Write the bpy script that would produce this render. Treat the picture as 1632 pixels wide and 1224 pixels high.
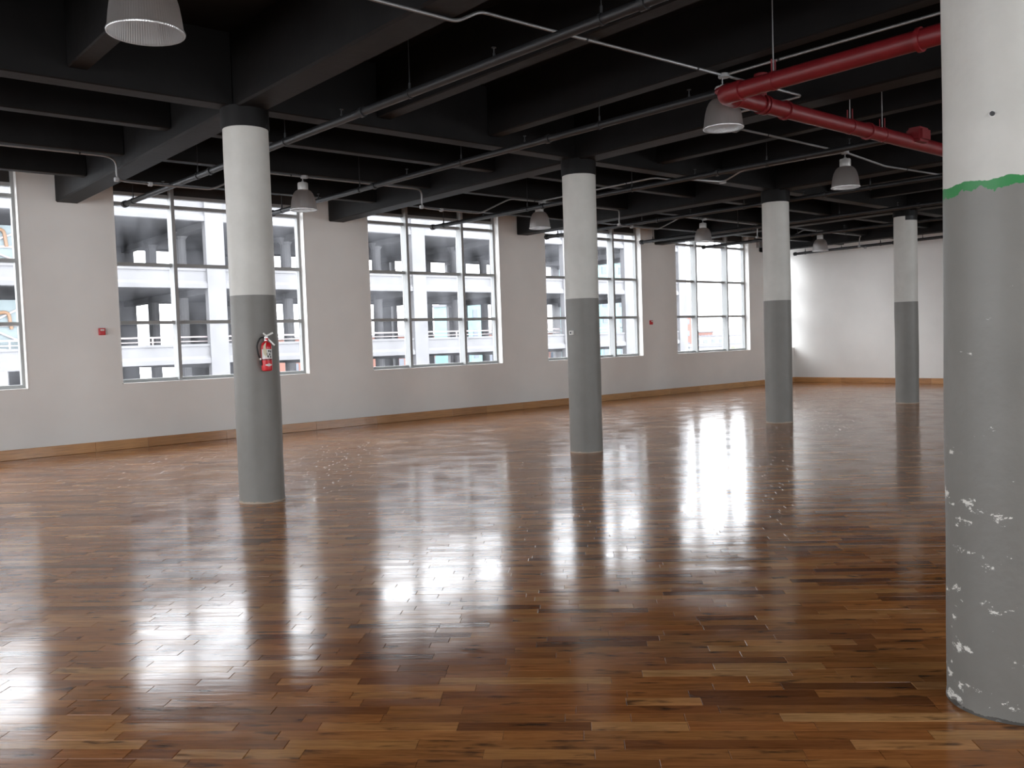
import bpy, bmesh, math, random
from mathutils import Vector, Matrix

for o in list(bpy.data.objects): bpy.data.objects.remove(o)
scn = bpy.context.scene
COL = scn.collection
R = random.Random(7)

# ------------------------------------------------------------------ camera
F_PX, YAW, PITCH, ROLL, EYE = 1412.94, 0.8591, 0.0474, -0.0334, 1.6
fw = Vector((math.cos(YAW)*math.cos(PITCH), math.sin(YAW)*math.cos(PITCH), -math.sin(PITCH)))
r0 = Vector((math.sin(YAW), -math.cos(YAW), 0)); u0 = r0.cross(fw)
rt = math.cos(ROLL)*r0 + math.sin(ROLL)*u0
up = -math.sin(ROLL)*r0 + math.cos(ROLL)*u0
cd = bpy.data.cameras.new('camera'); cam = bpy.data.objects.new('camera', cd); COL.objects.link(cam)
cd.sensor_fit = 'HORIZONTAL'; cd.sensor_width = 36; cd.lens = F_PX/1632*36
cd.clip_start = 0.05; cd.clip_end = 2000
cam.matrix_world = Matrix(((rt.x, up.x, -fw.x, 0), (rt.y, up.y, -fw.y, 0), (rt.z, up.z, -fw.z, EYE), (0, 0, 0, 1)))
scn.camera = cam

# ------------------------------------------------------------------ overcast sky, exposure
wd = bpy.data.worlds.new('overcast'); scn.world = wd; wd.use_nodes = True
bg = wd.node_tree.nodes['Background']
bg.inputs['Color'].default_value = (0.975, 0.985, 1.0, 1); bg.inputs['Strength'].default_value = 3.2
vs = scn.view_settings
vs.view_transform = 'Standard'; vs.look = 'None'; vs.gamma = 1; vs.use_curve_mapping = False
vs.exposure = 1.95

# ------------------------------------------------------------------ layout (metres); X runs along the window wall, Y towards it
WY = 15.70                       # inner face of the window wall
FX = 25.60                       # inner face of the far wall
BX, RY = -5.8, -5.35             # walls behind the camera: a girder line, and the outer bay mirrored
PX, SX = 4.105, 4.95             # first column / girder line and bay length
CY, CY2 = 8.907, 1.443           # the two column rows
PIER = 0.7154
SILL, T2, T1, T0, GTOP = 1.105, 2.149, 3.155, 4.179, 4.33
CEIL, GBOT, JBOT = 4.85, 4.10, 4.23

def portal(name, cx, cy, cz, sx, sz, rot):      # sky portal in a window opening: guides the sky light, gives none of its own
    l = bpy.data.lights.new(name, 'AREA'); l.shape = 'RECTANGLE'; l.size = sx; l.size_y = sz
    l.cycles.is_portal = True
    o = bpy.data.objects.new(name, l); COL.objects.link(o)
    o.location = (cx, cy, cz); o.rotation_euler = rot
WINS = [(PX+(i-1)*SX+PIER, PX+i*SX-PIER) for i in range(6)]
WINS[5] = (WINS[5][0], FX)
for a, b in WINS: portal('window_portal', (a+b)/2, WY+.32, (SILL+GTOP)/2, b-a, GTOP-SILL, (-math.pi/2, 0, 0))
BWINS = [(0.2, 3.4), (4.2, 7.4), (8.2, 11.4), (12.0, 15.2)]      # along the wall behind the camera (Y)
RWINS = [(-.13, 3.39), (4.82, 8.34), (14.72, 18.24), (19.67, 23.19)]   # along the right wall (X)
for a, b in BWINS: portal('window_back_offscreen', BX-.35, (a+b)/2, (SILL+GTOP)/2, b-a, GTOP-SILL, (math.pi/2, 0, -math.pi/2))
for a, b in RWINS: portal('window_right_offscreen', (a+b)/2, RY-.35, (SILL+GTOP)/2, b-a, GTOP-SILL, (math.pi/2, 0, 0))

# ------------------------------------------------------------------ materials
def mat(name, color, rough=.6, metal=0, **kw):
    m = bpy.data.materials.new(name); m.use_nodes = True
    b = m.node_tree.nodes['Principled BSDF']
    b.inputs['Base Color'].default_value = (*color, 1); b.inputs['Roughness'].default_value = rough
    b.inputs['Metallic'].default_value = metal
    for k, v in kw.items(): b.inputs[k].default_value = v
    return m
def N(m, t, **kw):
    n = m.node_tree.nodes.new(t)
    for k, v in kw.items(): setattr(n, k, v)
    return n
def L(m, a, b): m.node_tree.links.new(a, b)
def P(m): return m.node_tree.nodes['Principled BSDF']
def ramp(m, fac, stops, interp='LINEAR'):
    n = N(m, 'ShaderNodeValToRGB'); e = n.color_ramp.elements; n.color_ramp.interpolation = interp
    while len(e) < len(stops): e.new(.5)
    for i, (p_, c) in enumerate(stops):
        e[i].position = p_; e[i].color = (*c, 1) if len(c) == 3 else c
    L(m, fac, n.inputs[0]); return n.outputs[0]
def noise(m, vec, scale, detail=3, rough=.5):
    n = N(m, 'ShaderNodeTexNoise'); n.inputs['Scale'].default_value = scale
    n.inputs['Detail'].default_value = detail; n.inputs['Roughness'].default_value = rough
    if vec is not None: L(m, vec, n.inputs['Vector'])
    return n.outputs['Fac']
def math_(m, op, a, b=None, clamp=False):
    n = N(m, 'ShaderNodeMath', operation=op, use_clamp=clamp)
    for i, v in enumerate((a, b)):
        if v is None: continue
        if isinstance(v, (int, float)): n.inputs[i].default_value = v
        else: L(m, v, n.inputs[i])
    return n.outputs[0]
def mix(m, fac, a, b, mode='MIX'):
    n = N(m, 'ShaderNodeMix', data_type='RGBA', blend_type=mode)
    if isinstance(fac, (int, float)): n.inputs[0].default_value = fac
    else: L(m, fac, n.inputs[0])
    for i, v in ((6, a), (7, b)):
        if isinstance(v, tuple): n.inputs[i].default_value = (*v, 1)
        else: L(m, v, n.inputs[i])
    return n.outputs[2]
def bump(m, h, strength=.3, dist=.01, target=None):
    n = N(m, 'ShaderNodeBump'); n.inputs['Strength'].default_value = strength; n.inputs['Distance'].default_value = dist
    L(m, h, n.inputs['Height']); L(m, n.outputs[0], (target or P(m)).inputs['Normal']); return n
def pos(m, scale=(1, 1, 1), rotz=0):
    g = N(m, 'ShaderNodeNewGeometry')
    if scale == (1, 1, 1) and not rotz: return g.outputs['Position']
    mp = N(m, 'ShaderNodeMapping'); mp.inputs['Scale'].default_value = scale; mp.inputs['Rotation'].default_value = (0, 0, rotz)
    L(m, g.outputs['Position'], mp.inputs['Vector']); return mp.outputs[0]

def painted(name, c, rough=.55, var=.08, bs=.15, scale=1.2):
    m = mat(name, c, rough)
    n = noise(m, pos(m), scale, 4)
    L(m, ramp(m, n, [(.3, tuple(x*(1-var) for x in c)), (.7, tuple(min(1, x*(1+var)) for x in c))]), P(m).inputs['Base Color'])
    bump(m, noise(m, pos(m), 9, 4), bs, .01)
    if max(c) < .012: P(m).inputs['Specular IOR Level'].default_value = .22
    return m

M = {}
M['wall'] = painted('wall_paint', (.84, .82, .785), .5, .03, .08)
M['black'] = painted('ceiling_black_paint', (.0075, .0068, .0067), .6, .25, .3, 3)
M['alu'] = mat('window_aluminium', (.34, .345, .34), .42, 0)
M['dark_panel'] = painted('spandrel_dark', (.035, .03, .027), .6, .2, .2)
M['pipe'] = painted('pipe_dark_grey', (.017, .017, .018), .45, .15, .1, 8)
M['pipe_fit'] = mat('pipe_fitting_black', (.016, .016, .017), .5)
M['conduit'] = mat('galvanised_conduit', (.32, .32, .32), .38, .7)
M['box'] = mat('galvanised_box', (.40, .40, .40), .45, .4)
M['red'] = painted('red_pipe_paint', (.165, .009, .012), .42, .12, .1, 6)
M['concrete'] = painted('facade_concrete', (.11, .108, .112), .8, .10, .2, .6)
M['rail'] = mat('railing_paint', (.30, .25, .25), .5)
M['tealglass'] = painted('teal_board', (.10, .19, .19), .5, .1, .05)
M['teal'] = painted('teal_panel', (.10, .125, .13), .6, .1, .05)
M['brick'] = painted('brick_wall', (.17, .075, .055), .8, .1, .2, .2)
M['cream'] = painted('render_wall', (.27, .265, .255), .8, .06, .2, .2)
M['roofgrey'] = mat('roof_dark', (.12, .12, .13), .8)
M['winglass'] = mat('far_window_glass', (.06, .07, .09), .15)
M['leaf'] = painted('tree_leaf', (.08, .12, .05), .8, .3, .3, .6)
M['bark'] = mat('bark', (.10, .07, .05), .9)
M['asphalt'] = painted('street_asphalt', (.20, .20, .21), .9, .1, .2, .3)
M['steel'] = mat('steel_chrome', (.62, .62, .60), .25, .9)
M['lever'] = mat('lever_pale_metal', (.62, .60, .56), .35, .2)
M['rubber'] = mat('black_rubber', (.015, .015, .015), .5)
M['extred'] = mat('extinguisher_red', (.62, .012, .02), .3, 0)
M['white'] = mat('white_plastic', (.72, .71, .68), .45)
M['tag'] = mat('card_tag', (.80, .72, .52), .6)
M['devred'] = mat('alarm_red', (.55, .015, .02), .4)
M['ballast'] = mat('lamp_ballast', (.55, .54, .52), .45, .2)

# window glass: the same faintly tinted panes with a film of dirt in every window
def glass(name, tint, dirt):
    g = bpy.data.materials.new(name); g.use_nodes = True; g.node_tree.nodes.clear()
    out = N(g, 'ShaderNodeOutputMaterial'); tr = N(g, 'ShaderNodeBsdfTransparent'); tr.inputs[0].default_value = (*tint, 1)
    gl = N(g, 'ShaderNodeBsdfGlossy'); gl.inputs['Roughness'].default_value = .03
    df = N(g, 'ShaderNodeBsdfTranslucent'); df.inputs[0].default_value = (.8, .82, .9, 1)
    lw = N(g, 'ShaderNodeLayerWeight'); lw.inputs[0].default_value = .15
    m1 = N(g, 'ShaderNodeMixShader'); m2 = N(g, 'ShaderNodeMixShader')
    L(g, math_(g, 'MULTIPLY', lw.outputs['Fresnel'], .4), m1.inputs[0]); L(g, tr.outputs[0], m1.inputs[1]); L(g, gl.outputs[0], m1.inputs[2])
    L(g, ramp(g, noise(g, pos(g, (1, 1, .4)), 2.5, 5), [(.35, (0, 0, 0)), (.8, (dirt, dirt, dirt))]), m2.inputs[0])
    L(g, m1.outputs[0], m2.inputs[1]); L(g, df.outputs[0], m2.inputs[2]); L(g, m2.outputs[0], out.inputs[0])
    return g
M['glass'] = glass('pane_glass', (.87, .885, .90), .03)     # two faces per pane

# prismatic acrylic lamp shade
g = bpy.data.materials.new('acrylic_shade'); g.use_nodes = True; nt = g.node_tree; nt.nodes.clear()
out = N(g, 'ShaderNodeOutputMaterial'); gl = N(g, 'ShaderNodeBsdfGlossy'); gl.inputs['Roughness'].default_value = .22; gl.inputs[0].default_value = (.85, .84, .83, 1)
tl = N(g, 'ShaderNodeBsdfTranslucent'); tl.inputs[0].default_value = (.9, .89, .88, 1)
tr = N(g, 'ShaderNodeBsdfTransparent'); tr.inputs[0].default_value = (.75, .75, .76, 1)
ma = N(g, 'ShaderNodeMixShader'); ma.inputs[0].default_value = .45; mb = N(g, 'ShaderNodeMixShader'); mb.inputs[0].default_value = .2
L(g, gl.outputs[0], ma.inputs[1]); L(g, tl.outputs[0], ma.inputs[2]); L(g, ma.outputs[0], mb.inputs[1]); L(g, tr.outputs[0], mb.inputs[2]); L(g, mb.outputs[0], out.inputs[0])
uv = N(g, 'ShaderNodeTexCoord'); sp = N(g, 'ShaderNodeSeparateXYZ'); L(g, uv.outputs['Object'], sp.inputs[0])
ang = math_(g, 'ARCTAN2', sp.outputs[1], sp.outputs[0]); wv = math_(g, 'SINE', math_(g, 'MULTIPLY', ang, 90))
bn = N(g, 'ShaderNodeBump'); bn.inputs['Strength'].default_value = .5; bn.inputs['Distance'].default_value = .004; L(g, wv, bn.inputs['Height'])
L(g, bn.outputs[0], gl.inputs['Normal'])
M['shade'] = g

# oak strip floor: colour per board, grain along the board, thick varnish
BROT = math.radians(45)      # boards run along (1,-1)
def wood_material():
    m = mat('varnished_oak_strip', (.3, .13, .05), .35)
    at = N(m, 'ShaderNodeAttribute', attribute_name='bid'); ab = N(m, 'ShaderNodeAttribute', attribute_name='bid2')
    v = pos(m, (1, 1, 1), BROT)            # x' along the board after rotation
    off = N(m, 'ShaderNodeCombineXYZ'); L(m, math_(m, 'MULTIPLY', at.outputs['Fac'], 57), off.inputs[0]); L(m, math_(m, 'MULTIPLY', ab.outputs['Fac'], 31), off.inputs[2])
    va = N(m, 'ShaderNodeVectorMath', operation='ADD'); L(m, v, va.inputs[0]); L(m, off.outputs[0], va.inputs[1])
    def sc(s):
        mp = N(m, 'ShaderNodeMapping'); mp.inputs['Scale'].default_value = s; L(m, va.outputs[0], mp.inputs[0]); return mp.outputs[0]
    base = ramp(m, at.outputs['Fac'], [(0, (.14, .052, .018)), (.08, (.22, .084, .026)), (.25, (.30, .118, .035)), (.5, (.345, .14, .042)), (.75, (.39, .167, .051)), (.92, (.45, .212, .071)), (1, (.52, .275, .108))])
    red = mix(m, math_(m, 'MULTIPLY', ab.outputs['Fac'], .55), base, mix(m, 1, base, (1.05, .84, .76), 'MULTIPLY'))
    g1 = noise(m, sc((3, 42, 1)), 1, 5, .62)
    c1 = mix(m, 1, red, ramp(m, g1, [(.25, (.50, .45, .40)), (.45, (.95, .95, .95)), (.75, (1.22, 1.24, 1.26))]), 'MULTIPLY')
    # cathedral grain rings
    w = N(m, 'ShaderNodeTexWave', wave_type='RINGS', rings_direction='Y'); w.inputs['Scale'].default_value = 1; w.inputs['Distortion'].default_value = 5; w.inputs['Detail'].default_value = 3
    L(m, sc((1.2, 16, 5)), w.inputs['Vector'])
    c2 = mix(m, math_(m, 'MULTIPLY', ab.outputs['Fac'], .8), c1, mix(m, 1, c1, ramp(m, w.outputs['Fac'], [(0, (.80, .78, .75)), (.4, (1.03, 1.03, 1.03)), (1, (1.05, 1.05, 1.05))]), 'MULTIPLY'))
    c2 = mix(m, 1, c2, ramp(m, noise(m, sc((9, 170, 1)), 1, 3, .6), [(.3, (.78, .76, .74)), (.6, (1.06, 1.06, 1.06))]), 'MULTIPLY')
    # dark streaks and knots
    k = noise(m, sc((4.2, 17, 1)), 1, 3, .55)
    c3 = mix(m, ramp(m, k, [(.585, (0, 0, 0)), (.70, (.8, .8, .8))]), c2, (.045, .022, .012))
    L(m, c3, P(m).inputs['Base Color'])
    P(m).inputs['Roughness'].default_value = .38
    P(m).inputs['Specular IOR Level'].default_value = 0
    P(m).inputs['Coat Weight'].default_value = 1; P(m).inputs['Coat IOR'].default_value = 1.43
    L(m, ramp(m, noise(m, pos(m), 2.2, 4), [(.3, (.10, .10, .10)), (.7, (.20, .20, .20))]), P(m).inputs['Coat Roughness'])
    bn = bump(m, math_(m, 'ADD', math_(m, 'MULTIPLY', g1, .35), noise(m, sc((2.5, 9, 1)), 1, 3)), .22, .004)
    L(m, bn.outputs[0], P(m).inputs['Coat Normal'])
    return m
M['oak'] = wood_material()
def base_wood():
    m = mat('varnished_oak_baseboard', (.5, .24, .09), .35)
    oi = N(m, 'ShaderNodeObjectInfo')
    c = ramp(m, oi.outputs['Random'], [(0, (.42, .19, .062)), (.5, (.54, .27, .10)), (1, (.62, .34, .14))])
    n = noise(m, pos(m, (3, 3, 50)), 1, 4)
    L(m, mix(m, 1, c, ramp(m, n, [(.3, (.75, .72, .7)), (.6, (1.05, 1.05, 1.05))]), 'MULTIPLY'), P(m).inputs['Base Color'])
    P(m).inputs['Coat Weight'].default_value = .6; P(m).inputs['Coat Roughness'].default_value = .15
    return m
M['basewood'] = base_wood()
M['subfloor'] = mat('subfloor_dark', (.03, .018, .01), .8)

def column_paint(name, line, grey, white, green=False, chips=.0, jag=.006, topline=None, seed=0.):
    """two paint coats meeting at a hand-cut line, chips down to the plaster"""
    m = mat(name, grey, .55)
    p_ = pos(m); s = N(m, 'ShaderNodeSeparateXYZ'); L(m, p_, s.inputs[0])
    offv = N(m, 'ShaderNodeVectorMath', operation='ADD'); L(m, p_, offv.inputs[0]); offv.inputs[1].default_value = (seed, seed*2, seed)
    v = offv.outputs[0]
    wob = math_(m, 'MULTIPLY', math_(m, 'SUBTRACT', noise(m, v, 7, 5, .65), .5), jag*8)
    z = math_(m, 'ADD', s.outputs[2], wob)
    c = mix(m, math_(m, 'GREATER_THAN', z, line), grey, white)
    if green:
        wob2 = math_(m, 'MULTIPLY', math_(m, 'SUBTRACT', noise(m, v, 13, 4, .6), .45), .10)
        zg = math_(m, 'ADD', s.outputs[2], wob2)
        under = math_(m, 'LESS_THAN', z, line)
        above = math_(m, 'GREATER_THAN', zg, line-.030)
        c = mix(m, math_(m, 'MULTIPLY', under, above), c, (.03, .24, .065))
    # grime blotches in the paint
    c = mix(m, 1, c, ramp(m, noise(m, v, 2.2, 5, .6), [(.3, (.90, .90, .89)), (.7, (1.05, 1.05, 1.05))]), 'MULTIPLY')
    if chips:
        sm = N(m, 'ShaderNodeMapping'); sm.inputs['Scale'].default_value = (7, 7, 13); L(m, v, sm.inputs[0])
        n1 = noise(m, sm.outputs[0], 1, 6, .72)
        lo = math_(m, 'MULTIPLY', math_(m, 'SUBTRACT', 1.0, s.outputs[2]), .045)
        lo = math_(m, 'MAXIMUM', lo, -.03)
        f = math_(m, 'ADD', n1, lo)
        belowl = math_(m, 'LESS_THAN', s.outputs[2], line-.1)
        f = math_(m, 'MULTIPLY', ramp(m, f, [(.69-chips, (0, 0, 0)), (.71-chips, (1, 1, 1))]), belowl)
        c = mix(m, f, c, (.78, .76, .71))
    if topline:          # black ceiling paint brought down lower on one half, with a clean step
        zt, cx_, cy_, nx_, ny_ = topline
        side = math_(m, 'GREATER_THAN', math_(m, 'ADD', math_(m, 'MULTIPLY', math_(m, 'SUBTRACT', s.outputs[0], cx_), nx_), math_(m, 'MULTIPLY', math_(m, 'SUBTRACT', s.outputs[1], cy_), ny_)), .0)
        c = mix(m, math_(m, 'MULTIPLY', side, math_(m, 'GREATER_THAN', z, zt)), c, (.0075, .0068, .0067))
    foot = math_(m, 'GREATER_THAN', math_(m, 'ADD', -.012, math_(m, 'MULTIPLY', noise(m, v, 14, 4, .6), .055)), s.outputs[2])
    c = mix(m, math_(m, 'MULTIPLY', foot, .85), c, (.05, .045, .04) if green else (.42, .33, .25))
    L(m, c, P(m).inputs['Base Color'])
    P(m).inputs['Roughness'].default_value = .5
    n2 = math_(m, 'ADD', noise(m, v, 4.5, 4), math_(m, 'MULTIPLY', noise(m, v, 22, 4), .25))
    bump(m, n2, .55, .012)
    return m

# ------------------------------------------------------------------ helpers
def link(name, me, m, parent=None, loc=None):
    o = bpy.data.objects.new(name, me); COL.objects.link(o)
    if m is not None and not me.materials: me.materials.append(m)
    if parent is not None: o.parent = parent
    if loc is not None: o.location = loc
    return o
def from_bm(name, bm, m, parent=None, smooth=False, loc=None):
    me = bpy.data.meshes.new(name); bmesh.ops.recalc_face_normals(bm, faces=bm.faces); bm.to_mesh(me); bm.free()
    if smooth:
        for f in me.polygons: f.use_smooth = True
        try: me.set_sharp_from_angle(angle=math.radians(38))
        except Exception: pass
    return link(name, me, m, parent, loc)
def box(bm, x0, x1, y0, y1, z0, z1):
    vs_ = [bm.verts.new((x, y, z)) for x in (x0, x1) for y in (y0, y1) for z in (z0, z1)]
    for q in ((0, 1, 3, 2), (4, 6, 7, 5), (0, 4, 5, 1), (2, 3, 7, 6), (0, 2, 6, 4), (1, 5, 7, 3)):
        bm.faces.new([vs_[i] for i in q])
def bbox(name, m, b, parent=None, bevel=0):
    bm = bmesh.new(); box(bm, *b)
    if bevel: bmesh.ops.bevel(bm, geom=bm.edges[:], offset=bevel, segments=1, affect='EDGES')
    return from_bm(name, bm, m, parent)
def tube(bm, pts, r, n=12, cap=True):
    pts = [Vector(p_) for p_ in pts]; rings = []
    ref = None
    for i, p_ in enumerate(pts):
        a = (pts[i]-pts[i-1]).normalized() if i else None
        b = (pts[i+1]-pts[i]).normalized() if i < len(pts)-1 else None
        t = (a+b).normalized() if a and b else (a or b)
        k = 1/max(.35, t.dot(b)) if a and b else 1
        if ref is None:
            ref = Vector((0, 0, 1)) if abs(t.z) < .9 else Vector((1, 0, 0))
        s = t.cross(ref).normalized(); q = s.cross(t).normalized(); ref = q
        rr = r[i] if isinstance(r, (list, tuple)) else r
        rings.append([bm.verts.new(p_ + s*math.cos(2*math.pi*j/n)*rr + q*math.sin(2*math.pi*j/n)*rr) for j in range(n)])
    for A, B in zip(rings, rings[1:]):
        for j in range(n): bm.faces.new((A[j], A[(j+1) % n], B[(j+1) % n], B[j]))
    if cap: bm.faces.new(rings[0][::-1]); bm.faces.new(rings[-1])
def fillet(pts, rad=.08, seg=5):
    pts = [Vector(p_) for p_ in pts]; o = [pts[0]]
    for a, b, c in zip(pts, pts[1:], pts[2:]):
        d1 = (a-b); d2 = (c-b); rr = min(rad, d1.length*.45, d2.length*.45)
        p1 = b+d1.normalized()*rr; p2 = b+d2.normalized()*rr
        for i in range(seg+1):
            t = i/seg; o.append(p1*(1-t)**2 + b*2*t*(1-t) + p2*t*t)
    return o+[pts[-1]]
def lathe(bm, prof, n=32, cx=0, cy=0, cap=True):
    rings = [[bm.verts.new((cx+r_*math.cos(2*math.pi*j/n), cy+r_*math.sin(2*math.pi*j/n), z)) for j in range(n)] for r_, z in prof]
    for A, B in zip(rings, rings[1:]):
        for j in range(n): bm.faces.new((A[j], A[(j+1) % n], B[(j+1) % n], B[j]))
    if cap: bm.faces.new(rings[0][::-1]); bm.faces.new(rings[-1])
def tubeo(name, m, pts, r, parent=None, n=12):
    bm = bmesh.new(); tube(bm, pts, r, n); return from_bm(name, bm, m, parent, True)
def lathe_o(name, m, prof, parent=None, n=32, loc=None, cap=True):
    bm = bmesh.new(); lathe(bm, prof, n, cap=cap); return from_bm(name, bm, m, parent, True, loc)
def empty(name, loc=(0, 0, 0)):
    o = bpy.data.objects.new(name, None); COL.objects.link(o); o.location = loc; o.empty_display_size = .1; return o
def tag(o, label, cat, group=None):
    o['label'] = label; o['category'] = cat
    if group: o['group'] = group
    return o
def struct(o): o['kind'] = 'structure'; return o

# ------------------------------------------------------------------ floor: subfloor slab and every oak strip
floor = struct(bbox('floor', M['subfloor'], (BX, FX, RY, WY, -.30, -.022)))
BW = .083
dx_, dy_ = Vector((math.cos(-BROT), math.sin(-BROT))), Vector((math.sin(BROT), math.cos(BROT)))
def clip(poly, nx, ny, c):       # keep nx*x+ny*y <= c
    o = []
    for i in range(len(poly)):
        a, b = poly[i], poly[(i+1) % len(poly)]
        da, db = nx*a[0]+ny*a[1]-c, nx*b[0]+ny*b[1]-c
        if da <= 0: o.append(a)
        if (da < 0 < db) or (db < 0 < da):
            t = da/(da-db); o.append((a[0]+(b[0]-a[0])*t, a[1]+(b[1]-a[1])*t))
    return o
boards = []
corners = [(BX, RY), (FX, RY), (FX, WY), (BX, WY)]
vmin = min(c[0]*dy_.x+c[1]*dy_.y for c in corners); vmax = max(c[0]*dy_.x+c[1]*dy_.y for c in corners)
umin = min(c[0]*dx_.x+c[1]*dx_.y for c in corners); umax = max(c[0]*dx_.x+c[1]*dx_.y for c in corners)
RF = random.Random(11)
v_ = vmin
while v_ < vmax:
    u_ = umin - RF.random()
    while u_ < umax:
        ln = RF.choice((.22, .3, .36, .42, .5, .55, .62, .75, .9))*RF.uniform(.9, 1.12)
        cu, cv = u_+ln/2, v_+BW/2
        cx, cy = dx_.x*cu+dy_.x*cv, dx_.y*cu+dy_.y*cv
        if BX-.6 < cx < FX+.6 and RY-.6 < cy < WY+.6:
            boards.append((u_, ln, v_, cx, cy, RF.random(), RF.random(), RF.gauss(0, .0009), RF.gauss(0, .0028), RF.uniform(0, .0005)))
        u_ += ln
    v_ += BW
def view_area(cx, cy):
    d = Vector((cx, cy, -EYE)); dep = d.dot(fw)
    if dep < 1: return 0
    px, py = 816+F_PX*d.dot(rt)/dep, 612-F_PX*d.dot(up)/dep
    if px < -30 or px > 1500+30 or py > 1240 or py < 0: return 0
    return 1/dep**3
boards.sort(key=lambda b: -view_area(b[3], b[4])*b[1])
GAP = .0006
def board_geo(b):
    u, ln, v, cx, cy, r1, r2, tu, tv, dz = b
    q = [(u+GAP, v+GAP), (u+ln-GAP, v+GAP), (u+ln-GAP, v+BW-GAP), (u+GAP, v+BW-GAP)]
    poly = [(dx_.x*a+dy_.x*c, dx_.y*a+dy_.y*c) for a, c in q]
    for nx, ny, c in ((1, 0, FX), (-1, 0, -BX), (0, 1, WY), (0, -1, -RY)):
        poly = clip(poly, nx, ny, c)
        if len(poly) < 3: return None
    ch = .0012; mx = sum(p_[0] for p_ in poly)/len(poly); my = sum(p_[1] for p_ in poly)/len(poly)
    cu, cv = u+ln/2, v+BW/2
    def z(p_, d): return -dz - d + tu*((p_[0]*dx_.x+p_[1]*dx_.y)-cu) + tv*((p_[0]*dy_.x+p_[1]*dy_.y)-cv)
    top = []
    for p_ in poly:
        dx, dy = mx-p_[0], my-p_[1]; l_ = math.hypot(dx, dy) or 1
        top.append((p_[0]+dx/l_*ch*1.4, p_[1]+dy/l_*ch*1.4, z(p_, 0)))
    mid = [(p_[0], p_[1], z(p_, .0012)) for p_ in poly]
    bot = [(p_[0], p_[1], -.021) for p_ in poly]
    n = len(poly); V = top+mid+bot
    Fc = [tuple(range(n))]
    for k in (0, n):
        for i in range(n): Fc.append((k+i, k+n+i, k+n+(i+1) % n, k+(i+1) % n))
    return V, Fc, r1, r2
def attr(me, n1, n2):
    for nm, vals in (('bid', n1), ('bid2', n2)):
        a = me.attributes.new(nm, 'FLOAT', 'FACE'); a.data.foreach_set('value', vals)
V, Fc, A1, A2 = [], [], [], []
made = 0
for b in boards:
    gq = board_geo(b)
    if gq is None: continue
    v, f, r1, r2 = gq
    if made < 300:
        made += 1
        me = bpy.data.meshes.new('board'); me.from_pydata([(x-b[3], y-b[4], zz) for x, y, zz in v], [], f); attr(me, [r1]*len(f), [r2]*len(f)); me.materials.append(M['oak'])
        link('board', me, None, floor, (b[3], b[4], 0))
    else:
        k = len(V); V += v; Fc += [tuple(i+k for i in q) for q in f]; A1 += [r1]*len(f); A2 += [r2]*len(f)
me = bpy.data.meshes.new('floor_boards'); me.from_pydata(V, [], Fc); attr(me, A1, A2); me.materials.append(M['oak'])
fb = link('floor_boards', me, None, floor); fb['kind'] = 'stuff'

# ------------------------------------------------------------------ walls
def wall_with_openings(name, axis, at, thick, lo, hi, wins, m, top=CEIL, sill=SILL):
    """axis 'x': wall runs along x, inner face at y=at; thick signed outward"""
    bm = bmesh.new()
    def bx(a, b, z0, z1):
        if axis == 'x': box(bm, a, b, min(at, at+thick), max(at, at+thick), z0, z1)
        else: box(bm, min(at, at+thick), max(at, at+thick), a, b, z0, z1)
    bx(lo, hi, -.3, sill)
    e = lo
    for a, b in wins:
        if a > e: bx(e, a, sill, top)
        e = b
    if hi > e: bx(e, hi, sill, top)
    return struct(from_bm(name, bm, m))
wall_with_openings('wall_left', 'x', WY, .29, BX-.4, FX, WINS, M['wall'])
wall_with_openings('wall_back', 'y', BX, -.4, RY-.4, WY, BWINS, M['wall'])
wall_with_openings('wall_right', 'x', RY, -.4, BX, FX, RWINS, M['wall'])
wf = struct(bbox('wall_far', M['wall'], (FX, FX+.3, RY, WY+.29, -.3, CEIL)))
bbox('corner_bead', M['wall'], (FX-.012, FX, 12.30, 12.42, .17, 3.2), wf)

# white painted window reveals
for i, (a, b) in enumerate(WINS):
    t_ = struct(empty('trim_%d' % (i+1), ((a+b)/2, WY, SILL)))
    def part(nm, bb):
        o = bbox(nm, M['wall'], bb); o.parent = t_; o.matrix_parent_inverse = Matrix.Translation(t_.location).inverted()
    part('sill_board', (a+.012, b-.012, WY-.012, WY+.15, SILL-.002, SILL+.012))
    part('jamb_lining', (a-.002, a+.012, WY-.004, WY+.15, SILL+.012, CEIL))
    if i < 5: part('jamb_lining', (b-.012, b+.002, WY-.004, WY+.15, SILL+.012, CEIL))

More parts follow.
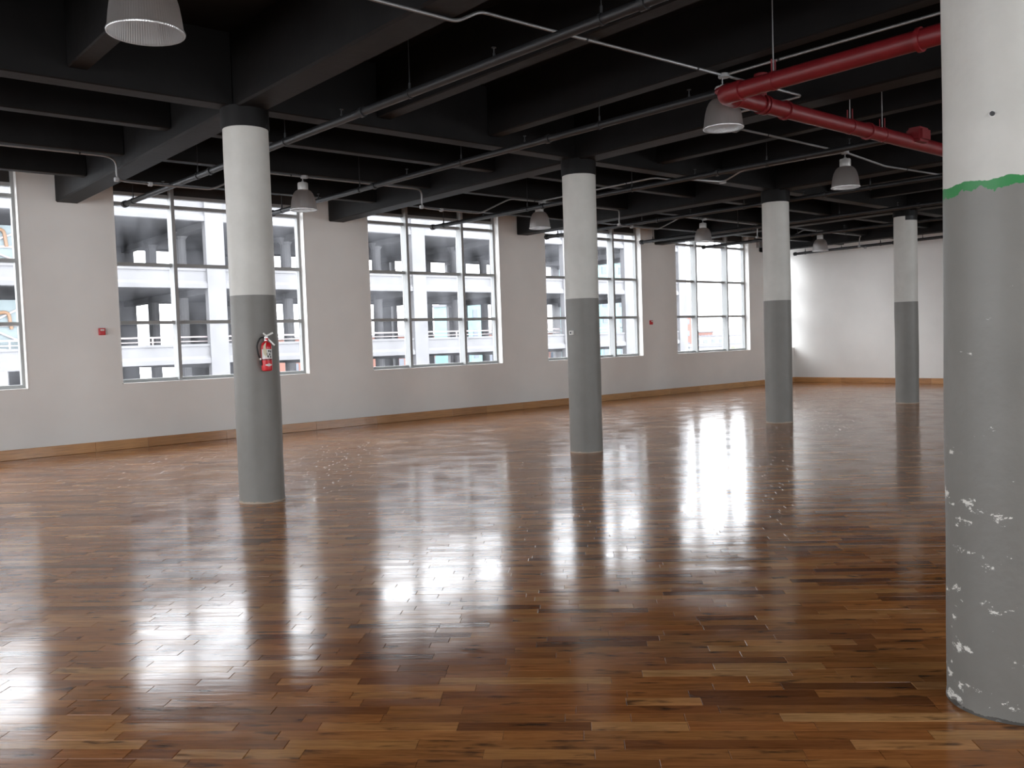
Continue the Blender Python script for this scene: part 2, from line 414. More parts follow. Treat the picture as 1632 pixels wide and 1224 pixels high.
# ------------------------------------------------------------------ windows
def window(idx, a, b, axis, at, sgn, sill=SILL, glass='glass', gtop=GTOP):
    w = struct(empty('window_%d' % idx, ((a+b)/2, at, sill) if axis == 'x' else (at, (a+b)/2, sill)))
    inv = Matrix.Translation(w.location).inverted()
    d0, d1 = .15, .27
    def bb(nm, m, u0, u1, e0, e1, z0, z1, par=w):
        y0, y1 = sorted((at+sgn*e0, at+sgn*e1))
        o = bbox(nm, m, (u0, u1, y0, y1, z0, z1) if axis == 'x' else (y0, y1, u0, u1, z0, z1))
        o.parent = w; o.matrix_parent_inverse = inv; return o
    wd_ = b-a; fr = .06
    if wd_ > 2: cols = [a, a+.29*wd_, a+.71*wd_, b]
    else: cols = [a, b]
    bb('sill_rail', M['alu'], a, b, d0, d1, sill+.012, sill+.07)
    bb('head_rail', M['alu'], a+fr, b-fr, d0+.02, d1, gtop, gtop+.06)
    bb('jamb', M['alu'], a+.012, a+fr, d0, d1, sill+.07, CEIL); bb('jamb', M['alu'], b-fr, b-.012, d0, d1, sill+.07, CEIL)
    for c in cols[1:-1]: bb('mullion', M['alu'], c-.03, c+.03, d0-.09, d1, sill+.02, CEIL-.02)
    for i in range(len(cols)-1):
        l_ = cols[i]+(fr if i == 0 else .03); r_ = cols[i+1]-(fr if i == len(cols)-2 else .03)
        zs = [sill+.07, T2, T1, T0, gtop]
        for k in range(4):
            z0 = zs[k]+(.03 if k else 0); z1 = zs[k+1]-(.03 if k < 3 else 0)
            bb('pane', M[glass], l_, r_, .225, .235, z0, z1)
            if k and gtop < 4.5 or k == 2: bb('transom', M['alu'], l_, r_, d0-.005, d1, zs[k]-.03, zs[k]+.03)
        bb('spandrel_panel', M['dark_panel'], l_, r_, .20, .24, gtop+.06, CEIL)
for i, (a, b) in enumerate(WINS): window(i+1, a, b, 'x', WY, 1)
k = 7
for a, b in BWINS: window(k, a, b, 'y', BX, -1); k += 1
for a, b in RWINS: window(k, a, b, 'x', RY, -1); k += 1

# ------------------------------------------------------------------ baseboards, plank by plank
bl = struct(empty('baseboard_left', (0, WY, 0)))
x = BX
while x < FX-.02:
    ln = R.uniform(.8, 2.2); e = min(FX-.022, x+ln)
    o = bbox('plank', M['basewood'], (x+.001, e-.001, WY-.022, WY-.0005, .001, .165), None, .004); o.parent = bl; o.matrix_parent_inverse = Matrix.Translation(bl.location).inverted()
    x = e
    if FX-x < .2: break
bf = struct(empty('baseboard_far', (FX, 8, 0)))
y = WY
while y > RY+.3:
    e = max(RY, y-R.uniform(1.2, 2.6))
    o = bbox('plank', M['basewood'], (FX-.022, FX-.0005, e+.001, y-.001, .001, .165), None, .004); o.parent = bf; o.matrix_parent_inverse = Matrix.Translation(bf.location).inverted()
    y = e

# ------------------------------------------------------------------ ceiling slab with girders, beams and joists
ceil = struct(bbox('ceiling', M['black'], (BX-.4, FX+.3, RY-.4, WY+.29, CEIL, CEIL+.25)))
GX = [PX+SX*i for i in range(-1, 5)]
gm = None
def beam(name, b, bevel=.012):
    return bbox(name, M['black'], b, ceil, bevel)
for gx in GX: beam('girder', (gx-.17, gx+.17, RY, WY, GBOT, CEIL+.01), .02)
spans = list(zip([BX]+[g_+.17 for g_ in GX], [g_-.17 for g_ in GX]+[FX]))
for cy in (CY, CY2):
    for a, b in spans: beam('cross_beam', (a, b, cy-.12, cy+.12, GBOT+.015, CEIL+.01))
for a, b in spans:
    for k in (1, 2, 3):
        y = CY+(WY-CY)/4*k; beam('joist', (a, b, y-.085, y+.085, JBOT, CEIL+.01))
for i, (a, b) in enumerate(spans):
    ref = GX[i]-SX if i < len(GX) else GX[-1]
    for k in (1, 2):
        x = ref+SX/3*k
        if a+.1 < x < b-.1:
            beam('joist', (x-.09, x+.09, CY2+.12, CY-.12, JBOT, CEIL+.01))
            beam('joist', (x-.09, x+.09, RY, CY2-.12, JBOT, CEIL+.01))

# ------------------------------------------------------------------ columns
GREY = (.215, .207, .190); WHITE = (.60, .585, .545); LINE = 2.177
def column(cx, cy, paint, label, rr=.235, capz=3.908, seed=0):
    t = tag(empty('column', (cx, cy, 0)), label, 'column', 'round painted columns')
    bm = bmesh.new(); n = 56
    prof = [(rr+.004, 0), (rr, .03)] + [(rr, capz*i/26) for i in range(1, 27)]
    rn = random.Random(seed); ph = [rn.uniform(0, 6.28) for _ in range(6)]
    rings = []
    for r_, z in prof:
        ring = []
        for j in range(n):
            a = 2*math.pi*j/n
            d = .0022*math.sin(2*a+ph[0]+z*1.3)+.0016*math.sin(3*a+ph[1]-z*2.1)+.0012*math.sin(5*a+ph[2]+z*4)+.001*math.sin(z*7+ph[3])
            ring.append(bm.verts.new(((r_+d)*math.cos(a), (r_+d)*math.sin(a), z)))
        rings.append(ring)
    for A, B in zip(rings, rings[1:]):
        for j in range(n): bm.faces.new((A[j], A[(j+1) % n], B[(j+1) % n], B[j]))
    bm.faces.new(rings[0][::-1]); bm.faces.new(rings[-1])
    from_bm('shaft', bm, paint, t, True)
    lathe_o('capital', M['black'], [(rr+.008, capz-.002), (rr+.012, capz+.02), (rr+.012, GBOT+.02)], t, 48)
    return t
colA = column(PX, CY, column_paint('paint_extinguisher_column', LINE, GREY, WHITE, jag=.0006, seed=3.), 'white over grey round column with a fire extinguisher hung on it', seed=1)
colB = column(PX+SX, CY, column_paint('paint_switch_column', LINE, GREY, WHITE, jag=.0012, seed=9.), 'white over grey round column with a small pale switch plate on it', seed=2)
colC = column(PX+2*SX, CY, column_paint('paint_ring_column', LINE, GREY, WHITE, jag=.0012, chips=.0, seed=14.), 'white over grey round column with a bare ochre ring round its foot', seed=3)
colD = column(PX+3*SX, CY, column_paint('paint_far_column', LINE, GREY, WHITE, jag=.0006, topline=(3.90, PX+3*SX, CY, .425, -.905), seed=21.), 'white over grey round column before the far wall, its white paint stepped at the top', capz=3.99, seed=4)
colN = column(3.998, 1.443, column_paint('paint_chipped_column', LINE, GREY, WHITE, green=True, chips=.055, jag=.006, seed=4.3), 'thick chipped column with a ragged green paint line below its white top', rr=.25, seed=5)

# ------------------------------------------------------------------ sprinkler pipes
def ring(bm, c, d, r, w, n=14):
    d = Vector(d).normalized(); c = Vector(c); tube(bm, [c-d*w/2, c+d*w/2], r, n)
def sprinkler(p0, p1, label, cap=True, r=.04, step=1.22, phase=.35, tee=None):
    p0, p1 = Vector(p0), Vector(p1); d = (p1-p0).normalized(); ln = (p1-p0).length
    t = tag(empty('sprinkler_pipe', p0), label, 'pipe', 'grey sprinkler pipes under the ceiling')
    def rel(v): return Vector(v)-p0
    tubeo('pipe', M['pipe'], [(0, 0, 0), p1-p0], r, t)
    if cap:
        bm = bmesh.new(); tube(bm, [-d*.05, -d*.045, -d*.04, d*.03], [.02, r+.012, r+.016, r+.016], 14); from_bm('end_cap', bm, M['pipe_fit'], t, True)
    s = phase; i = 0
    while s < ln-.1:
        c = d*s
        if i % 2 == 0:       # clevis hanger: ring, rod up to the ceiling
            bm = bmesh.new(); ring(bm, c, d, r+.008, .03)
            zt = CEIL-(p0.z+c.z)
            tube(bm, [c+Vector((0, 0, r)), c+Vector((0, 0, r+.06))], .012, 8)
            tube(bm, [c+Vector((0, 0, r+.05)), c+Vector((0, 0, zt+.005))], .005, 6)
            from_bm('hanger', bm, M['pipe_fit'], t, True)
        else:                # upright sprinkler head
            bm = bmesh.new(); z0 = Vector((0, 0, r-.005))
            tube(bm, [c+z0, c+z0+Vector((0, 0, .03))], .012, 8); tube(bm, [c+z0+Vector((0, 0, .03)), c+z0+Vector((0, 0, .075))], .006, 8)
            tube(bm, [c+z0+Vector((0, 0, .075)), c+z0+Vector((0, 0, .08))], .02, 10)
            from_bm('sprinkler_head', bm, M['pipe_fit'], t, True)
        if i % 3 == 2:
            bm = bmesh.new(); ring(bm, c+d*.4, d, r+.012, .06); from_bm('coupling', bm, M['pipe_fit'], t, True)
        s += step; i += 1
    return t
ZP = 4.0
def ext(p0, p1, y): return (p0[0]+(p1[0]-p0[0])*(y-p0[1])/(p1[1]-p0[1]), y, ZP)
sprinkler((4.72, 14.75, ZP), ext((4.72, 14.75), (5.03, 4.16), RY+.1), 'dark grey sprinkler pipe passing just behind the extinguisher column')
sprinkler((7.16, 14.60, ZP), (7.46, 5.36, ZP), 'dark grey sprinkler pipe running into the red elbow')
sprinkler((10.80, 14.83, ZP), (11.14, 5.12, ZP), 'dark grey sprinkler pipe running past the switch plate column to the red tee')
sprinkler((14.22, 15.07, ZP), ext((14.22, 15.07), (14.55, 6.35), RY+.1), 'dark grey sprinkler pipe passing close to the column with the ochre foot ring')
sprinkler((17.25, 14.81, ZP), ext((17.25, 14.81), (17.52, 7.58), RY+.1), 'dark grey sprinkler pipe ending beside the window pier with the second red alarm')
sprinkler((19.90, 14.89, ZP), ext((19.90, 14.89), (20.1, 8), RY+.1), 'dark grey sprinkler pipe ending in front of the window that shows open sky')
sprinkler((24.5, 14.92, ZP), ext((24.5, 14.92), (24.2, 10.3), RY+.1), 'dark grey sprinkler pipe running close along the far wall')

# ------------------------------------------------------------------ red fire main
ex, ey, ez = 7.31, 5.19, 3.92
t = tag(empty('fire_main', (ex, ey, ez)), 'thick red fire main with a right-angle elbow beneath the ceiling', 'pipe')
rm = .082
bm = bmesh.new(); tube(bm, [(0, -.16, 0), (-.04, -5, 0), (-.05, -9.2, 0)], rm, 20); from_bm('pipe_run', bm, M['red'], t, True)
bm = bmesh.new(); tube(bm, [(.16, 0, 0), (4.4, -.05, 0), (5.1, -.055, 0), (5.2, -.055, .03), (5.24, -.055, .12), (5.24, -.055, CEIL-ez+.005)], rm, 20); from_bm('pipe_run', bm, M['red'], t, True)
bm = bmesh.new(); tube(bm, fillet([(0, -.19, 0), (0, 0, 0), (.19, 0, 0)], .15, 10), rm+.012, 20); from_bm('elbow', bm, M['red'], t, True)
for c, d in (((0, -.19, 0), (0, 1, 0)), ((.19, 0, 0), (1, 0, 0)), ((.62, -.008, 0), (1, 0, 0)), ((.68, -.008, 0), (1, 0, 0)), ((1.05, -.01, 0), (1, 0, 0)), ((2.75, -.03, 0), (1, 0, 0)), ((-.012, -1.9, 0), (0, 1, 0))):
    bm = bmesh.new(); ring(bm, c, d, rm+.017, .035, 20); from_bm('coupling', bm, M['red'], t, True)
def strap(c, d):
    c = Vector(c); bm = bmesh.new(); ring(bm, c, d, rm+.006, .04, 18)
    n = Vector((-d[1], d[0], 0))*.03
    for s in (-1, 1): tube(bm, [c+n*s+Vector((0, 0, rm-.01)), c+n*s+Vector((0, 0, rm+.11))], .008, 6)
    from_bm('strap', bm, M['red'], t, True)
    bm = bmesh.new(); tube(bm, [c+Vector((0, 0, rm)), c+Vector((0, 0, CEIL-ez+.005))], .006, 6); from_bm('hanger_rod', bm, M['box'], t, True)
strap((-.005, -.55, 0), (0, 1, 0)); strap((-.03, -3.4, 0), (0, 1, 0)); strap((2.35, -.03, 0), (1, 0, 0)); strap((3.1, -.035, 0), (1, 0, 0))
bm = bmesh.new()                                   # flanged riser on the X run
lathe(bm, [(.055, .06), (.055, .16), (.085, .165), (.085, .195), (.05, .2), (.05, .27), (.07, .275), (.07, .30), (.03, .31)], 18, .62, -.008); from_bm('riser_flange', bm, M['red'], t, True)
bm = bmesh.new(); box(bm, 3.72, 4.0, -.22, -.02, -.02, .16); bmesh.ops.bevel(bm, geom=bm.edges[:], offset=.03, segments=2, affect='EDGES'); from_bm('tee_fitting', bm, M['red'], t, True)
bm = bmesh.new(); tube(bm, [(.0, .0, .05), (.06, .0, .09), (.12, .16, .085)], .035, 12); from_bm('branch_nipple', bm, M['red'], t, True)

# ------------------------------------------------------------------ electrical conduits
def conduit(pts, label, boxes=(), fittings=(), r=.014, rad=.09):
    p0 = Vector(pts[0]); t = tag(empty('conduit', p0), label, 'conduit', 'thin metal conduits under the ceiling')
    tubeo('tube', M['conduit'], [v-p0 for v in fillet(pts, rad)], r, t, 8)
    for c in boxes:
        c = Vector(c)-p0; bm = bmesh.new(); lathe(bm, [(.045, c.z-.02), (.058, c.z-.018), (.058, c.z+.018), (.045, c.z+.022)], 8, c.x, c.y); from_bm('junction_box', bm, M['box'], t)
    for c in fittings:
        c = Vector(c)-p0; bbox('elbow_fitting', M['box'], (c.x-.03, c.x+.03, c.y-.03, c.y+.03, c.z-.028, c.z+.028), t, .008)
    n = 0
    for a, b in zip(pts, pts[1:]):
        a, b = Vector(a), Vector(b); ln = (b-a).length
        if ln < 1.2 or abs((b-a).z) > .02: continue
        s = .6
        while s < ln-.3:
            c = a+(b-a)*s/ln-p0; bm = bmesh.new(); ring(bm, c, b-a, r+.004, .02, 8); from_bm('clip', bm, M['pipe_fit'], t, True); s += 1.5
    return t
ZC = 4.208; ZU = 3.93; YC = 12.30
GS = 'bay'
g1, g2, g3, g4 = PX, PX+SX, PX+2*SX, PX+3*SX
def run(x0, g_, lab, prev):
    pts = [(x0, YC+(.2 if prev else 0), ZU if prev else ZC)]
    if prev: pts += [(x0+.86, YC+.2, ZU), (x0+1.41, YC, ZC)]
    pts += [(g_-.36, YC, ZC), (g_-.22, YC+.12, ZC-.03), (g_-.22, YC+.14, ZU), (g_+.24, YC+.2, ZU)]
    mid = (g_-SX+g_)/2
    return conduit(pts, lab, [(mid, YC, ZC)], [(g_-.22, YC+.14, ZU+.01), (g_+.24, YC+.2, ZU)], rad=.1)
run(-.2, g1, 'conduit ducking under the beam end left of the extinguisher column', False)
run(g1+.24, g2, 'conduit carrying the lamp nearest the extinguisher column', True)
run(g2+.24, g3, 'conduit carrying the lamp beside the switch plate column', True)
run(g3+.24, g4, 'conduit carrying the lamp before the window that shows open sky', True)
run(g4+.24, PX+4*SX, 'conduit carrying the lamp in front of the far wall', True)
conduit([(-.9, 5.5, 4.085), (3.63, 5.5, 4.085), (4.3, 5.5, 4.085), (4.53, 5.49, ZC), (5.1, 5.48, ZC), (7.61, 5.40, ZC), (8.80, 5.24, 4.15), (8.80, 6.2, 4.15), (8.82, 6.42, 4.07), (9.3, 6.45, 4.07), (9.75, 6.68, ZC), (12.33, 6.67, ZC), (13.3, 6.55, 4.085), (15.0, 6.4, 4.085), (20.5, 6.3, 4.085)],
        'long silver conduit stepping past the beam and carrying the lamp under the red elbow', [(7.61, 5.40, ZC-.005), (12.33, 6.67, ZC-.005)], rad=.07)
conduit([(7.61, 5.38, ZC), (7.66, 3.3, ZC), (7.72, RY+.05, ZC)], 'straight silver conduit running above the red fire main')
conduit([(12.33, 6.67, ZC), (12.16, 8.30, ZC), (12.22, 8.72, 4.09), (11.55, 8.86, 4.085), (11.44, 9.12, 4.11), (11.42, 9.5, ZC), (11.40, 12.28, ZC)],
        'silver conduit stepping under the cross beam beside the switch plate column', [(12.22, 8.74, 4.09)], rad=.12)

# ------------------------------------------------------------------ pendant lamps
def shade_mesh():
    bm = bmesh.new(); prof = []
    H_, R_ = .31, .20
    pr = [(.072, H_), (.090, H_-.004), (.118, H_-.022), (.142, H_-.052), (.162, H_-.095), (.177, H_-.15), (.187, H_-.21), (.194, H_-.27), (R_-.003, .012)]
    lathe(bm, pr, 48, cap=False)
    inner = [(r_-.004, z-.003) for r_, z in pr[::-1]]
    lathe(bm, [pr[-1]]+inner, 48, cap=False)
    bmesh.ops.remove_doubles(bm, verts=bm.verts, dist=.0005)
    return bm
proto = {}
def lamp(x, y, zb, label, top=ZC-.02):
    t = tag(empty('pendant_lamp', (x, y, zb)), label, 'lamp', 'bell-shaped pendant lamps')
    if not proto:
        proto['shade'] = from_bm('shade', shade_mesh(), M['shade'], t, True)
        proto['rim'] = lathe_o('rim', M['shade'], [(.195, .0), (.202, .0), (.205, .008), (.202, .018), (.196, .018), (.195, 0)], t, 48, cap=False)
        proto['ballast'] = lathe_o('ballast', M['ballast'], [(.03, .305), (.074, .306), (.078, .315), (.078, .405), (.07, .418), (.03, .422)], t, 28)
        bm = bmesh.new(); lathe(bm, [(.012, .16), (.035, .175), (.042, .21), (.036, .25), (.022, .28), (.022, .31)], 18); proto['bulb'] = from_bm('bulb', bm, M['white'], t, True)
    else:
        for q in proto.values():
            c = q.copy(); COL.objects.link(c); c.parent = t
    h = top-zb
    bm = bmesh.new(); tube(bm, [(0, 0, .415), (0, 0, .44)], .02, 10)
    z = .43
    while z < h:                     # chain / hook links
        e = min(h, z+.035); tube(bm, [(.006, 0, z), (-.006, 0, e)], .004, 6); tube(bm, [(-.006, 0, z), (.006, 0, e)], .004, 6); z = e
        if e >= h: break
    from_bm('hook', bm, M['box'], t, True)
    bm = bmesh.new(); tube(bm, fillet([(.05, .02, .41), (.085, .04, .40), (.08, .05, .45), (.03, .03, h*.5+.22), (.0, .01, h)], .03), .004, 6); from_bm('cord', bm, M['rubber'], t, True)
    return t
lamp(1.75, 4.98, 3.34, 'bell-shaped pendant lamp hung lowest, near the beam by the extinguisher column', ZC+.02)
lamp(6.55, YC, 3.70, 'bell-shaped pendant lamp just beside the extinguisher column')
lamp(11.43, YC, 3.71, 'bell-shaped pendant lamp just beside the switch plate column')
lamp(7.61, 5.42, 3.68, 'bell-shaped pendant lamp right under the red elbow')
lamp(16.42, YC, 3.70, 'bell-shaped pendant lamp before the window that shows open sky')
lamp(12.33, 6.67, 3.69, 'bell-shaped pendant lamp with a looped cord below the red fire main')
lamp(21.39, YC, 3.70, 'bell-shaped pendant lamp hanging in front of the far wall')
lamp(16.88, 6.37, 3.66, 'bell-shaped pendant lamp hung between the chipped column and the column with stepped white paint', 4.07)

# ------------------------------------------------------------------ fire extinguisher on its column
ub = Vector((-.4186, -.908, 0)); rb = Vector((.908, -.4186, 0))
an = .36; nrm = (ub*math.cos(an)+rb*math.sin(an)); sid = Vector((-nrm.y, nrm.x, 0))    # sid: to the right as seen from the room
if sid.dot(rb) < 0: sid = -sid
cen = Vector((PX, CY, 0))+nrm*(.235+.066); z0 = 1.385
t = tag(empty('fire_extinguisher', (cen.x, cen.y, z0)), 'small red fire extinguisher with white label and black hose on a column', 'extinguisher')
rr = .054
lathe_o('tank', M['extred'], [(rr*.8, 0), (rr*.97, .008), (rr, .02), (rr, .245), (rr*.93, .272), (rr*.7, .292), (rr*.35, .302), (rr*.3, .315)], t, 28)
def patch(name, m, a0, a1, zz0, zz1, r_, n=10, par=None):
    bm = bmesh.new(); base = math.atan2(nrm.y, nrm.x); A = []
    for i in range(n+1):
        a = base+a0+(a1-a0)*i/n; A.append([bm.verts.new((r_*math.cos(a), r_*math.sin(a), z)) for z in (zz0, zz1)])
    for p_, q in zip(A, A[1:]): bm.faces.new((p_[0], q[0], q[1], p_[1]))
    return from_bm(name, bm, m, par or t, True)
lp = patch('label_plate', M['white'], -1.35, 1.35, .125, .225, rr+.0012)
for (aa, zz) in ((-.5, .205), (.1, .205), (.5, .2), (-.35, .175), (.25, .17), (-.1, .15), (.45, .145)): patch('pictogram', M['rubber'], aa-.12, aa+.12, zz-.010, zz+.010, rr+.002, 3, lp)
patch('band', M['rubber'], -2.9, 2.9, .113, .121, rr+.0022, 30)
bm = bmesh.new(); base = math.atan2(nrm.y, nrm.x)     # white lozenge emblem
prev = None
for i in range(13):
    u = -1+2*i/12; a = base+u*.75; hh = .016*(1-abs(u))+.0004
    cur = [bm.verts.new(((rr+.0015)*math.cos(a), (rr+.0015)*math.sin(a), .062+s*hh)) for s in (-1, 1)]
    if prev: bm.faces.new((prev[0], cur[0], cur[1], prev[1]))
    prev = cur
from_bm('emblem', bm, M['white'], t)
lathe_o('valve', M['steel'], [(.012, .31), (.017, .312), (.017, .335), (.022, .337), (.022, .352), (.012, .358)], t, 16)
def bar(name, a, b, w, h, m):
    a, b = Vector(a), Vector(b); d = (b-a).normalized(); bm = bmesh.new()
    s = nrm*w; q = d.cross(nrm).normalized()*h
    vv = [bm.verts.new(p_+sx*s+sy*q) for p_ in (a, b) for sx, sy in ((-1, -1), (1, -1), (1, 1), (-1, 1))]
    for f in ((0, 3, 2, 1), (4, 5, 6, 7), (0, 1, 5, 4), (1, 2, 6, 5), (2, 3, 7, 6), (3, 0, 4, 7)): bm.faces.new([vv[i] for i in f])
    return from_bm(name, bm, m, t)
Zv = Vector((0, 0, 1))
bar('upper_lever', sid*.0+Zv*.362+nrm*.004, sid*.075+Zv*.392+nrm*.004, .010, .008, M['lever'])
bar('carry_handle', sid*-.008+Zv*.358+nrm*.006, sid*.08+Zv*.262+nrm*.02, .010, .008, M['lever'])
bar('safety_pin', sid*-.03+Zv*.39+nrm*.01, sid*.012+Zv*.35+nrm*.01, .008, .008, M['lever'])
lathe_o('gauge', M['extred'], [(.002, .318), (.016, .322), (.016, .338), (.002, .342)], t, 14, loc=nrm*.022)
tubeo('hose', M['rubber'], fillet([sid*-.012+Zv*.345, sid*-.06+Zv*.345+nrm*.005, sid*-.105+Zv*.27+nrm*.01, sid*-.09+Zv*.17+nrm*.005, sid*-.066+Zv*.12], .06, 6), .009, t, 10)
tubeo('nozzle', M['rubber'], [sid*-.068+Zv*.125, sid*-.058+Zv*.06], [.011, .014], t, 10)
tubeo('hose_clip', M['steel'], [sid*-.074+Zv*.135, sid*-.066+Zv*.115], .013, t, 10)
bm = bmesh.new()                                      # paper inspection tag
tp = [(-.02, .30), (-.05, .265), (-.058, .20), (-.045, .165), (-.018, .15), (-.02, .20), (-.028, .25)]
fr_ = [bm.verts.new(sid*a+Zv*b+nrm*(rr+.004)) for a, b in tp]; bk = [bm.verts.new(sid*a+Zv*b+nrm*(rr+.0025)) for a, b in tp]
bm.faces.new(fr_); bm.faces.new(bk[::-1])
for i in range(len(tp)): bm.faces.new((fr_[i], fr_[(i+1) % 7], bk[(i+1) % 7], bk[i]))
from_bm('inspection_tag', bm, M['tag'], t)
bar('wall_bracket', nrm*-.068+Zv*.24, nrm*-.045+Zv*.24, .004, .02, M['steel'])
bar('wall_bracket', nrm*-.068+Zv*.10, nrm*-.045+Zv*.10, .004, .02, M['steel'])

# ------------------------------------------------------------------ alarms, switch plate, bolts
def alarm(x, z, lab):
    t = tag(empty('fire_alarm', (x, WY, z)), lab, 'alarm', 'red wall alarms')
    hs = bbox('housing', M['devred'], (-.052, .052, -.045, 0, -.058, .058), t, .006)
    bbox('strobe', M['white'], (-.03, .03, -.058, -.043, .012, .04), hs, .004)
    bbox('grille', M['extred'], (-.036, .036, -.049, -.043, -.042, -.006), hs, .002)
alarm(4.53, 2.0, 'red strobe alarm on the white pier behind the extinguisher column')
alarm(18.56, 2.0, 'red strobe alarm on the pier beside the window that shows open sky')
d = Vector((-9.055, -8.907, 0)).normalized(); rgt = Vector((-d.y, d.x, 0))
if rgt.dot(rt) < 0: rgt = -rgt
an = -.72; nr = d*math.cos(an)+rgt*math.sin(an)
t = tag(empty('switch_plate', (PX+SX+nr.x*.236, CY+nr.y*.236, 1.70)), 'small pale switch plate low on the grey part of a column', 'switch')
t.rotation_euler = (0, 0, math.atan2(nr.y, nr.x))
bbox('box', M['white'], (-.01, .03, -.035, .035, -.03, .03), t, .004); bbox('toggle', M['rubber'], (.03, .04, -.008, .008, -.012, .012), t)
nc = Vector((3.998, 1.443, 0)); d = -nc.normalized(); rg = Vector((-d.y, d.x, 0)); rg = rg if rg.dot(rt) > 0 else -rg
an = -.22; nr = d*math.cos(an)+rg*math.sin(an)
t = tag(empty('anchor_bolt', nc+nr*.248+Vector((0, 0, 2.43))), 'rusty anchor bolt stub in the white top of the chipped column', 'bolt')
bm = bmesh.new(); tube(bm, [nr*-.01, nr*.012], .009, 10); from_bm('stub', bm, M['pipe_fit'], t, True)
bm = bmesh.new(); tube(bm, [nr*-.01, nr*.004], .015, 6); from_bm('nut', bm, M['white'], t, True)
t = tag(empty('control_box', (23.68, WY, 4.25)), 'grey electrical box with a conduit on the pier nearest the far wall', 'electrical box')
bbox('case', M['box'], (-.09, .09, -.12, 0, -.02, .24), t, .008)
tubeo('conduit_stub', M['conduit'], [(0, -.06, .24), (0, -.06, CEIL-4.25)], .016, t, 8)

# ------------------------------------------------------------------ the open concrete building across the street
FY, FD = 50.0, 15.5
GZ = -14.0
bld = tag(empty('concrete_building', (35, FY, GZ)), 'unfinished open-deck concrete building standing across the street', 'building')
BI = Matrix.Translation(bld.location).inverted()
def bp(name, m, b):
    o = bbox(name, m, b); o.parent = bld; o.matrix_parent_inverse = BI; return o
def ledge(x0, x1, z):
    bm = bmesh.new(); pr = ((FY, z), (FY-.14, z), (FY-.14, z+.24), (FY, z+.42))
    A, B = [[bm.verts.new((x, y, zz)) for y, zz in pr] for x in (x0, x1)]
    bm.faces.new(A); bm.faces.new(B[::-1])
    for k_ in range(4): bm.faces.new((A[k_], B[k_], B[(k_+1) % 4], A[(k_+1) % 4]))
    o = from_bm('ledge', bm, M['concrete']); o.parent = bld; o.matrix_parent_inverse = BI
XS = [-7.6+7.1*i for i in range(11)]           # 63.4 is the last: the building's corner
XE = XS[-1]+.55
FL = [-11.8, -7.55, -3.3, .95, 5.24, 9.05]      # undersides of the spandrels
for x in XS:
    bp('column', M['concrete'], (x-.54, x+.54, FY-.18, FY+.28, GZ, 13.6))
for i, z in enumerate(FL):
    for a, b in zip(XS, XS[1:]):
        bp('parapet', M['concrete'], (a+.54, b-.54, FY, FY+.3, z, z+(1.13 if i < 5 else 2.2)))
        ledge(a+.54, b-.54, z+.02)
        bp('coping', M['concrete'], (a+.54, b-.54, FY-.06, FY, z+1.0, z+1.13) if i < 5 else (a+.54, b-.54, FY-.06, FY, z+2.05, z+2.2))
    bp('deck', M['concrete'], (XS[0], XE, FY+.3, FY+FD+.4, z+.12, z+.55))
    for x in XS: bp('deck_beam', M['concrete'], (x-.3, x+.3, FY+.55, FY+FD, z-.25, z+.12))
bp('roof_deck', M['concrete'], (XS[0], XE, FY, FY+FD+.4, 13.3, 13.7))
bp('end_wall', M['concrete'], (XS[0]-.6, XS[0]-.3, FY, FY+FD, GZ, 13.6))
# rear wall: solid but for the bays where daylight shows
OPEN = [(-3, -1.2), (6, 7.5), (11.2, 13.0), (14.2, 16.4), (18.2, 19.0), (21.34, 22.26), (22.93, 24.45), (30.9, 32.82), (33.58, 34.6), (39.7, 41.34), (42.87, 43.13), (43.46, 44.4), (47.3, 49.13), (51.32, 55.2), (60.6, 62.54)]
e = XS[0]
RB = FY+FD
for a, b in OPEN+[(XE-.6, XE)]:
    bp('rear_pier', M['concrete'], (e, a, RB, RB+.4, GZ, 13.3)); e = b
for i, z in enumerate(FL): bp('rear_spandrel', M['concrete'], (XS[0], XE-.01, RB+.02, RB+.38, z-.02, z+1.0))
for x in XS[1:-1]:
    for dy in (5.2, 10.4):
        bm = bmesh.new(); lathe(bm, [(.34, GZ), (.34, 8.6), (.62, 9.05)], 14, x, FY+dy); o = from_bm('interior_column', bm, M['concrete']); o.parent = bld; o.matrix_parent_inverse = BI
# guard rails on the decks
def rail(z, label):
    t = tag(empty('guard_rail', (XS[0], FY+.62, z)), label, 'railing', 'guard rails on the open decks')
    w_ = XE-XS[0]
    bbox('top_rail', M['rail'], (0, w_, -.03, .03, .36, .44), t)
    bbox('mid_rail', M['rail'], (0, w_, -.02, .02, .12, .17), t)
    for i in range(21): bbox('post', M['rail'], (i*3.55-.04+.02, i*3.55+.06, -.035, .035, -.58, .44), t)
rail(2.1, 'pinkish white guard rail along the open deck level with the window bottoms')
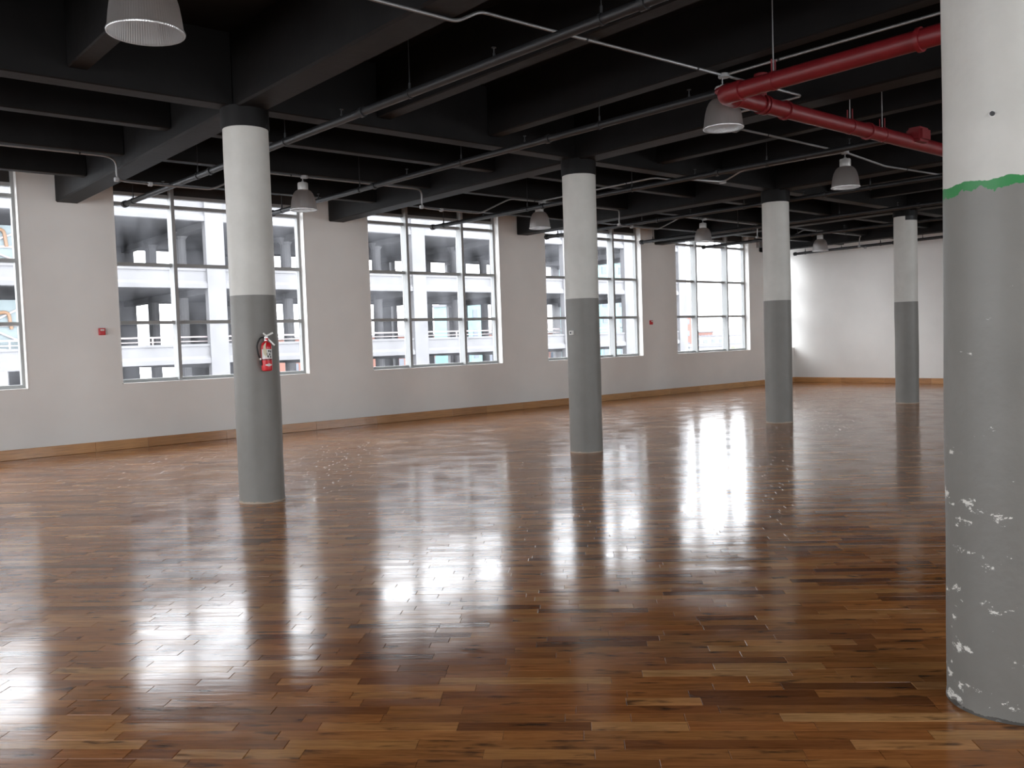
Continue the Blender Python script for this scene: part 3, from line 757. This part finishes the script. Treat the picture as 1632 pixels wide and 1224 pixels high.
# stair bracing seen beside the building's near end
t = tag(empty('stair_screen', (8.2, FY+1.2, GZ)), 'teal screen panels with crossed braces in the open building', 'screen')
for z0_, z1_ in ((6.3, 9.1), (2.1, 5.3)):
    bbox('panel', M['teal'], (-1.5, 3.4, 0, .08, z0_-GZ, z1_-GZ-.7), t)
    for s in (0, 1):
        a, b = ((-1.4, z0_-GZ), (3.3, z1_-GZ-.8)); 
        if s: a, b = (a[0], b[1]), (b[0], a[1])
        bm = bmesh.new(); tube(bm, [(a[0], -.06, a[1]), (b[0], -.06, b[1])], .05, 6); from_bm('brace', bm, M['rail'], t)
    bbox('beam', M['rail'], (-1.5, 3.4, -.1, 0, (z0_+z1_)/2-GZ-.45, (z0_+z1_)/2-GZ-.35), t)
    bm = bmesh.new(); tube(bm, fillet([(1.4, -.12, z0_-GZ+.9), (1.5, -.12, z0_-GZ+1.8), (2.1, -.12, z0_-GZ+1.9), (2.2, -.12, z0_-GZ+1.0)], .5), .09, 8); from_bm('yellow_hose', bm, mat('hose_orange', (.13, .065, .025), .5), t, True)
# scaffold mast in the open deck
t = tag(empty('scaffold_mast', (45.0, 68.6, GZ)), 'thin red lattice scaffold mast behind the open building', 'scaffold')
rs = mat('scaffold_red', (.35, .06, .07), .5)
for a in (0, .5):
    bm = bmesh.new(); tube(bm, [(a, 0, 0), (a, 0, 22.6)], .04, 6); from_bm('upright', bm, rs, t)
bm = bmesh.new()
for i in range(38): tube(bm, [((i % 2)*.5, 0, i*.6), (((i+1) % 2)*.5, 0, (i+1)*.6)], .025, 5)
from_bm('lacing', bm, rs, t)

# ------------------------------------------------------------------ city beyond
st = struct(bbox('ground', M['asphalt'], (-300, 700, WY+.5, 700, GZ-.3, GZ)))
def block(x0, x1, y0, y1, top, m, label, rows=0, colsn=0, roof=None, z0=None):
    t = tag(empty('city_building', ((x0+x1)/2, (y0+y1)/2, GZ)), label, 'building', 'buildings in the distance')
    inv = Matrix.Translation(t.location).inverted()
    def q(n_, mm, b):
        o = bbox(n_, mm, b); o.parent = t; o.matrix_parent_inverse = inv
    q('wall', m, (x0, x1, y0, y1, GZ, top)); q('roof', roof or M['roofgrey'], (x0-.2, x1+.2, y0-.2, y1+.2, top, top+.4))
    for r_ in range(rows):
        for c in range(colsn):
            w_ = (x1-x0)/colsn
            q('window', M['winglass'], (x0+w_*(c+.25), x0+w_*(c+.75), y0-.06, y0+.02, top-2.2-3.2*r_, top-.8-3.2*r_))
block(190, 198.5, 152, 168, 7.0, M['brick'], 'tall orange brick building beyond the corner of the concrete building', 4, 4)
block(224, 239, 176, 190, 2.6, M['brick'], 'long low warehouse with a red front in the distance', 1, 9)
block(181, 203, 140, 150, -1.0, M['cream'], 'pale low block with a row of small windows', 2, 8)
block(152, 166, 118, 127, -1.0, M['cream'], 'pale flat-roofed shed beside the row of small windows', 1, 5)
block(208, 238, 160, 174, 1.2, M['cream'], 'pale long block behind the tree', 1, 8)
block(60, 130, 135, 160, 3.2, M['brick'], 'wide brick warehouse seen through the open decks', 2, 20)
block(127, 137, 120, 132, 16.5, M['tealglass'], 'pale teal glazed tower seen past the end of the concrete building', 8, 4)
block(88.3, 92, 112, 122, 7.8, M['tealglass'], 'small teal clad block seen through the open decks', 3, 2)
def tree(x, y, h, label):
    t = tag(empty('tree', (x, y, GZ)), label, 'tree')
    bm = bmesh.new(); tube(bm, [(0, 0, 0), (.1, 0, h*.6)], [.3, .15], 8); from_bm('trunk', bm, M['bark'], t, True)
    bm = bmesh.new(); rn = random.Random(int(x))
    for i in range(26):
        c = Vector((rn.gauss(0, h*.14), rn.gauss(0, h*.14), h*.62+rn.gauss(0, h*.13)))
        bmesh.ops.create_icosphere(bm, subdivisions=1, radius=rn.uniform(.07, .13)*h, matrix=Matrix.Translation(c))
    for v in bm.verts: v.co += Vector((rn.uniform(-.2, .2), rn.uniform(-.2, .2), rn.uniform(-.2, .2)))
    from_bm('crown', bm, M['leaf'], t)
tree(184, 127, 14.0, 'green tree beside the pale blocks in the distance')
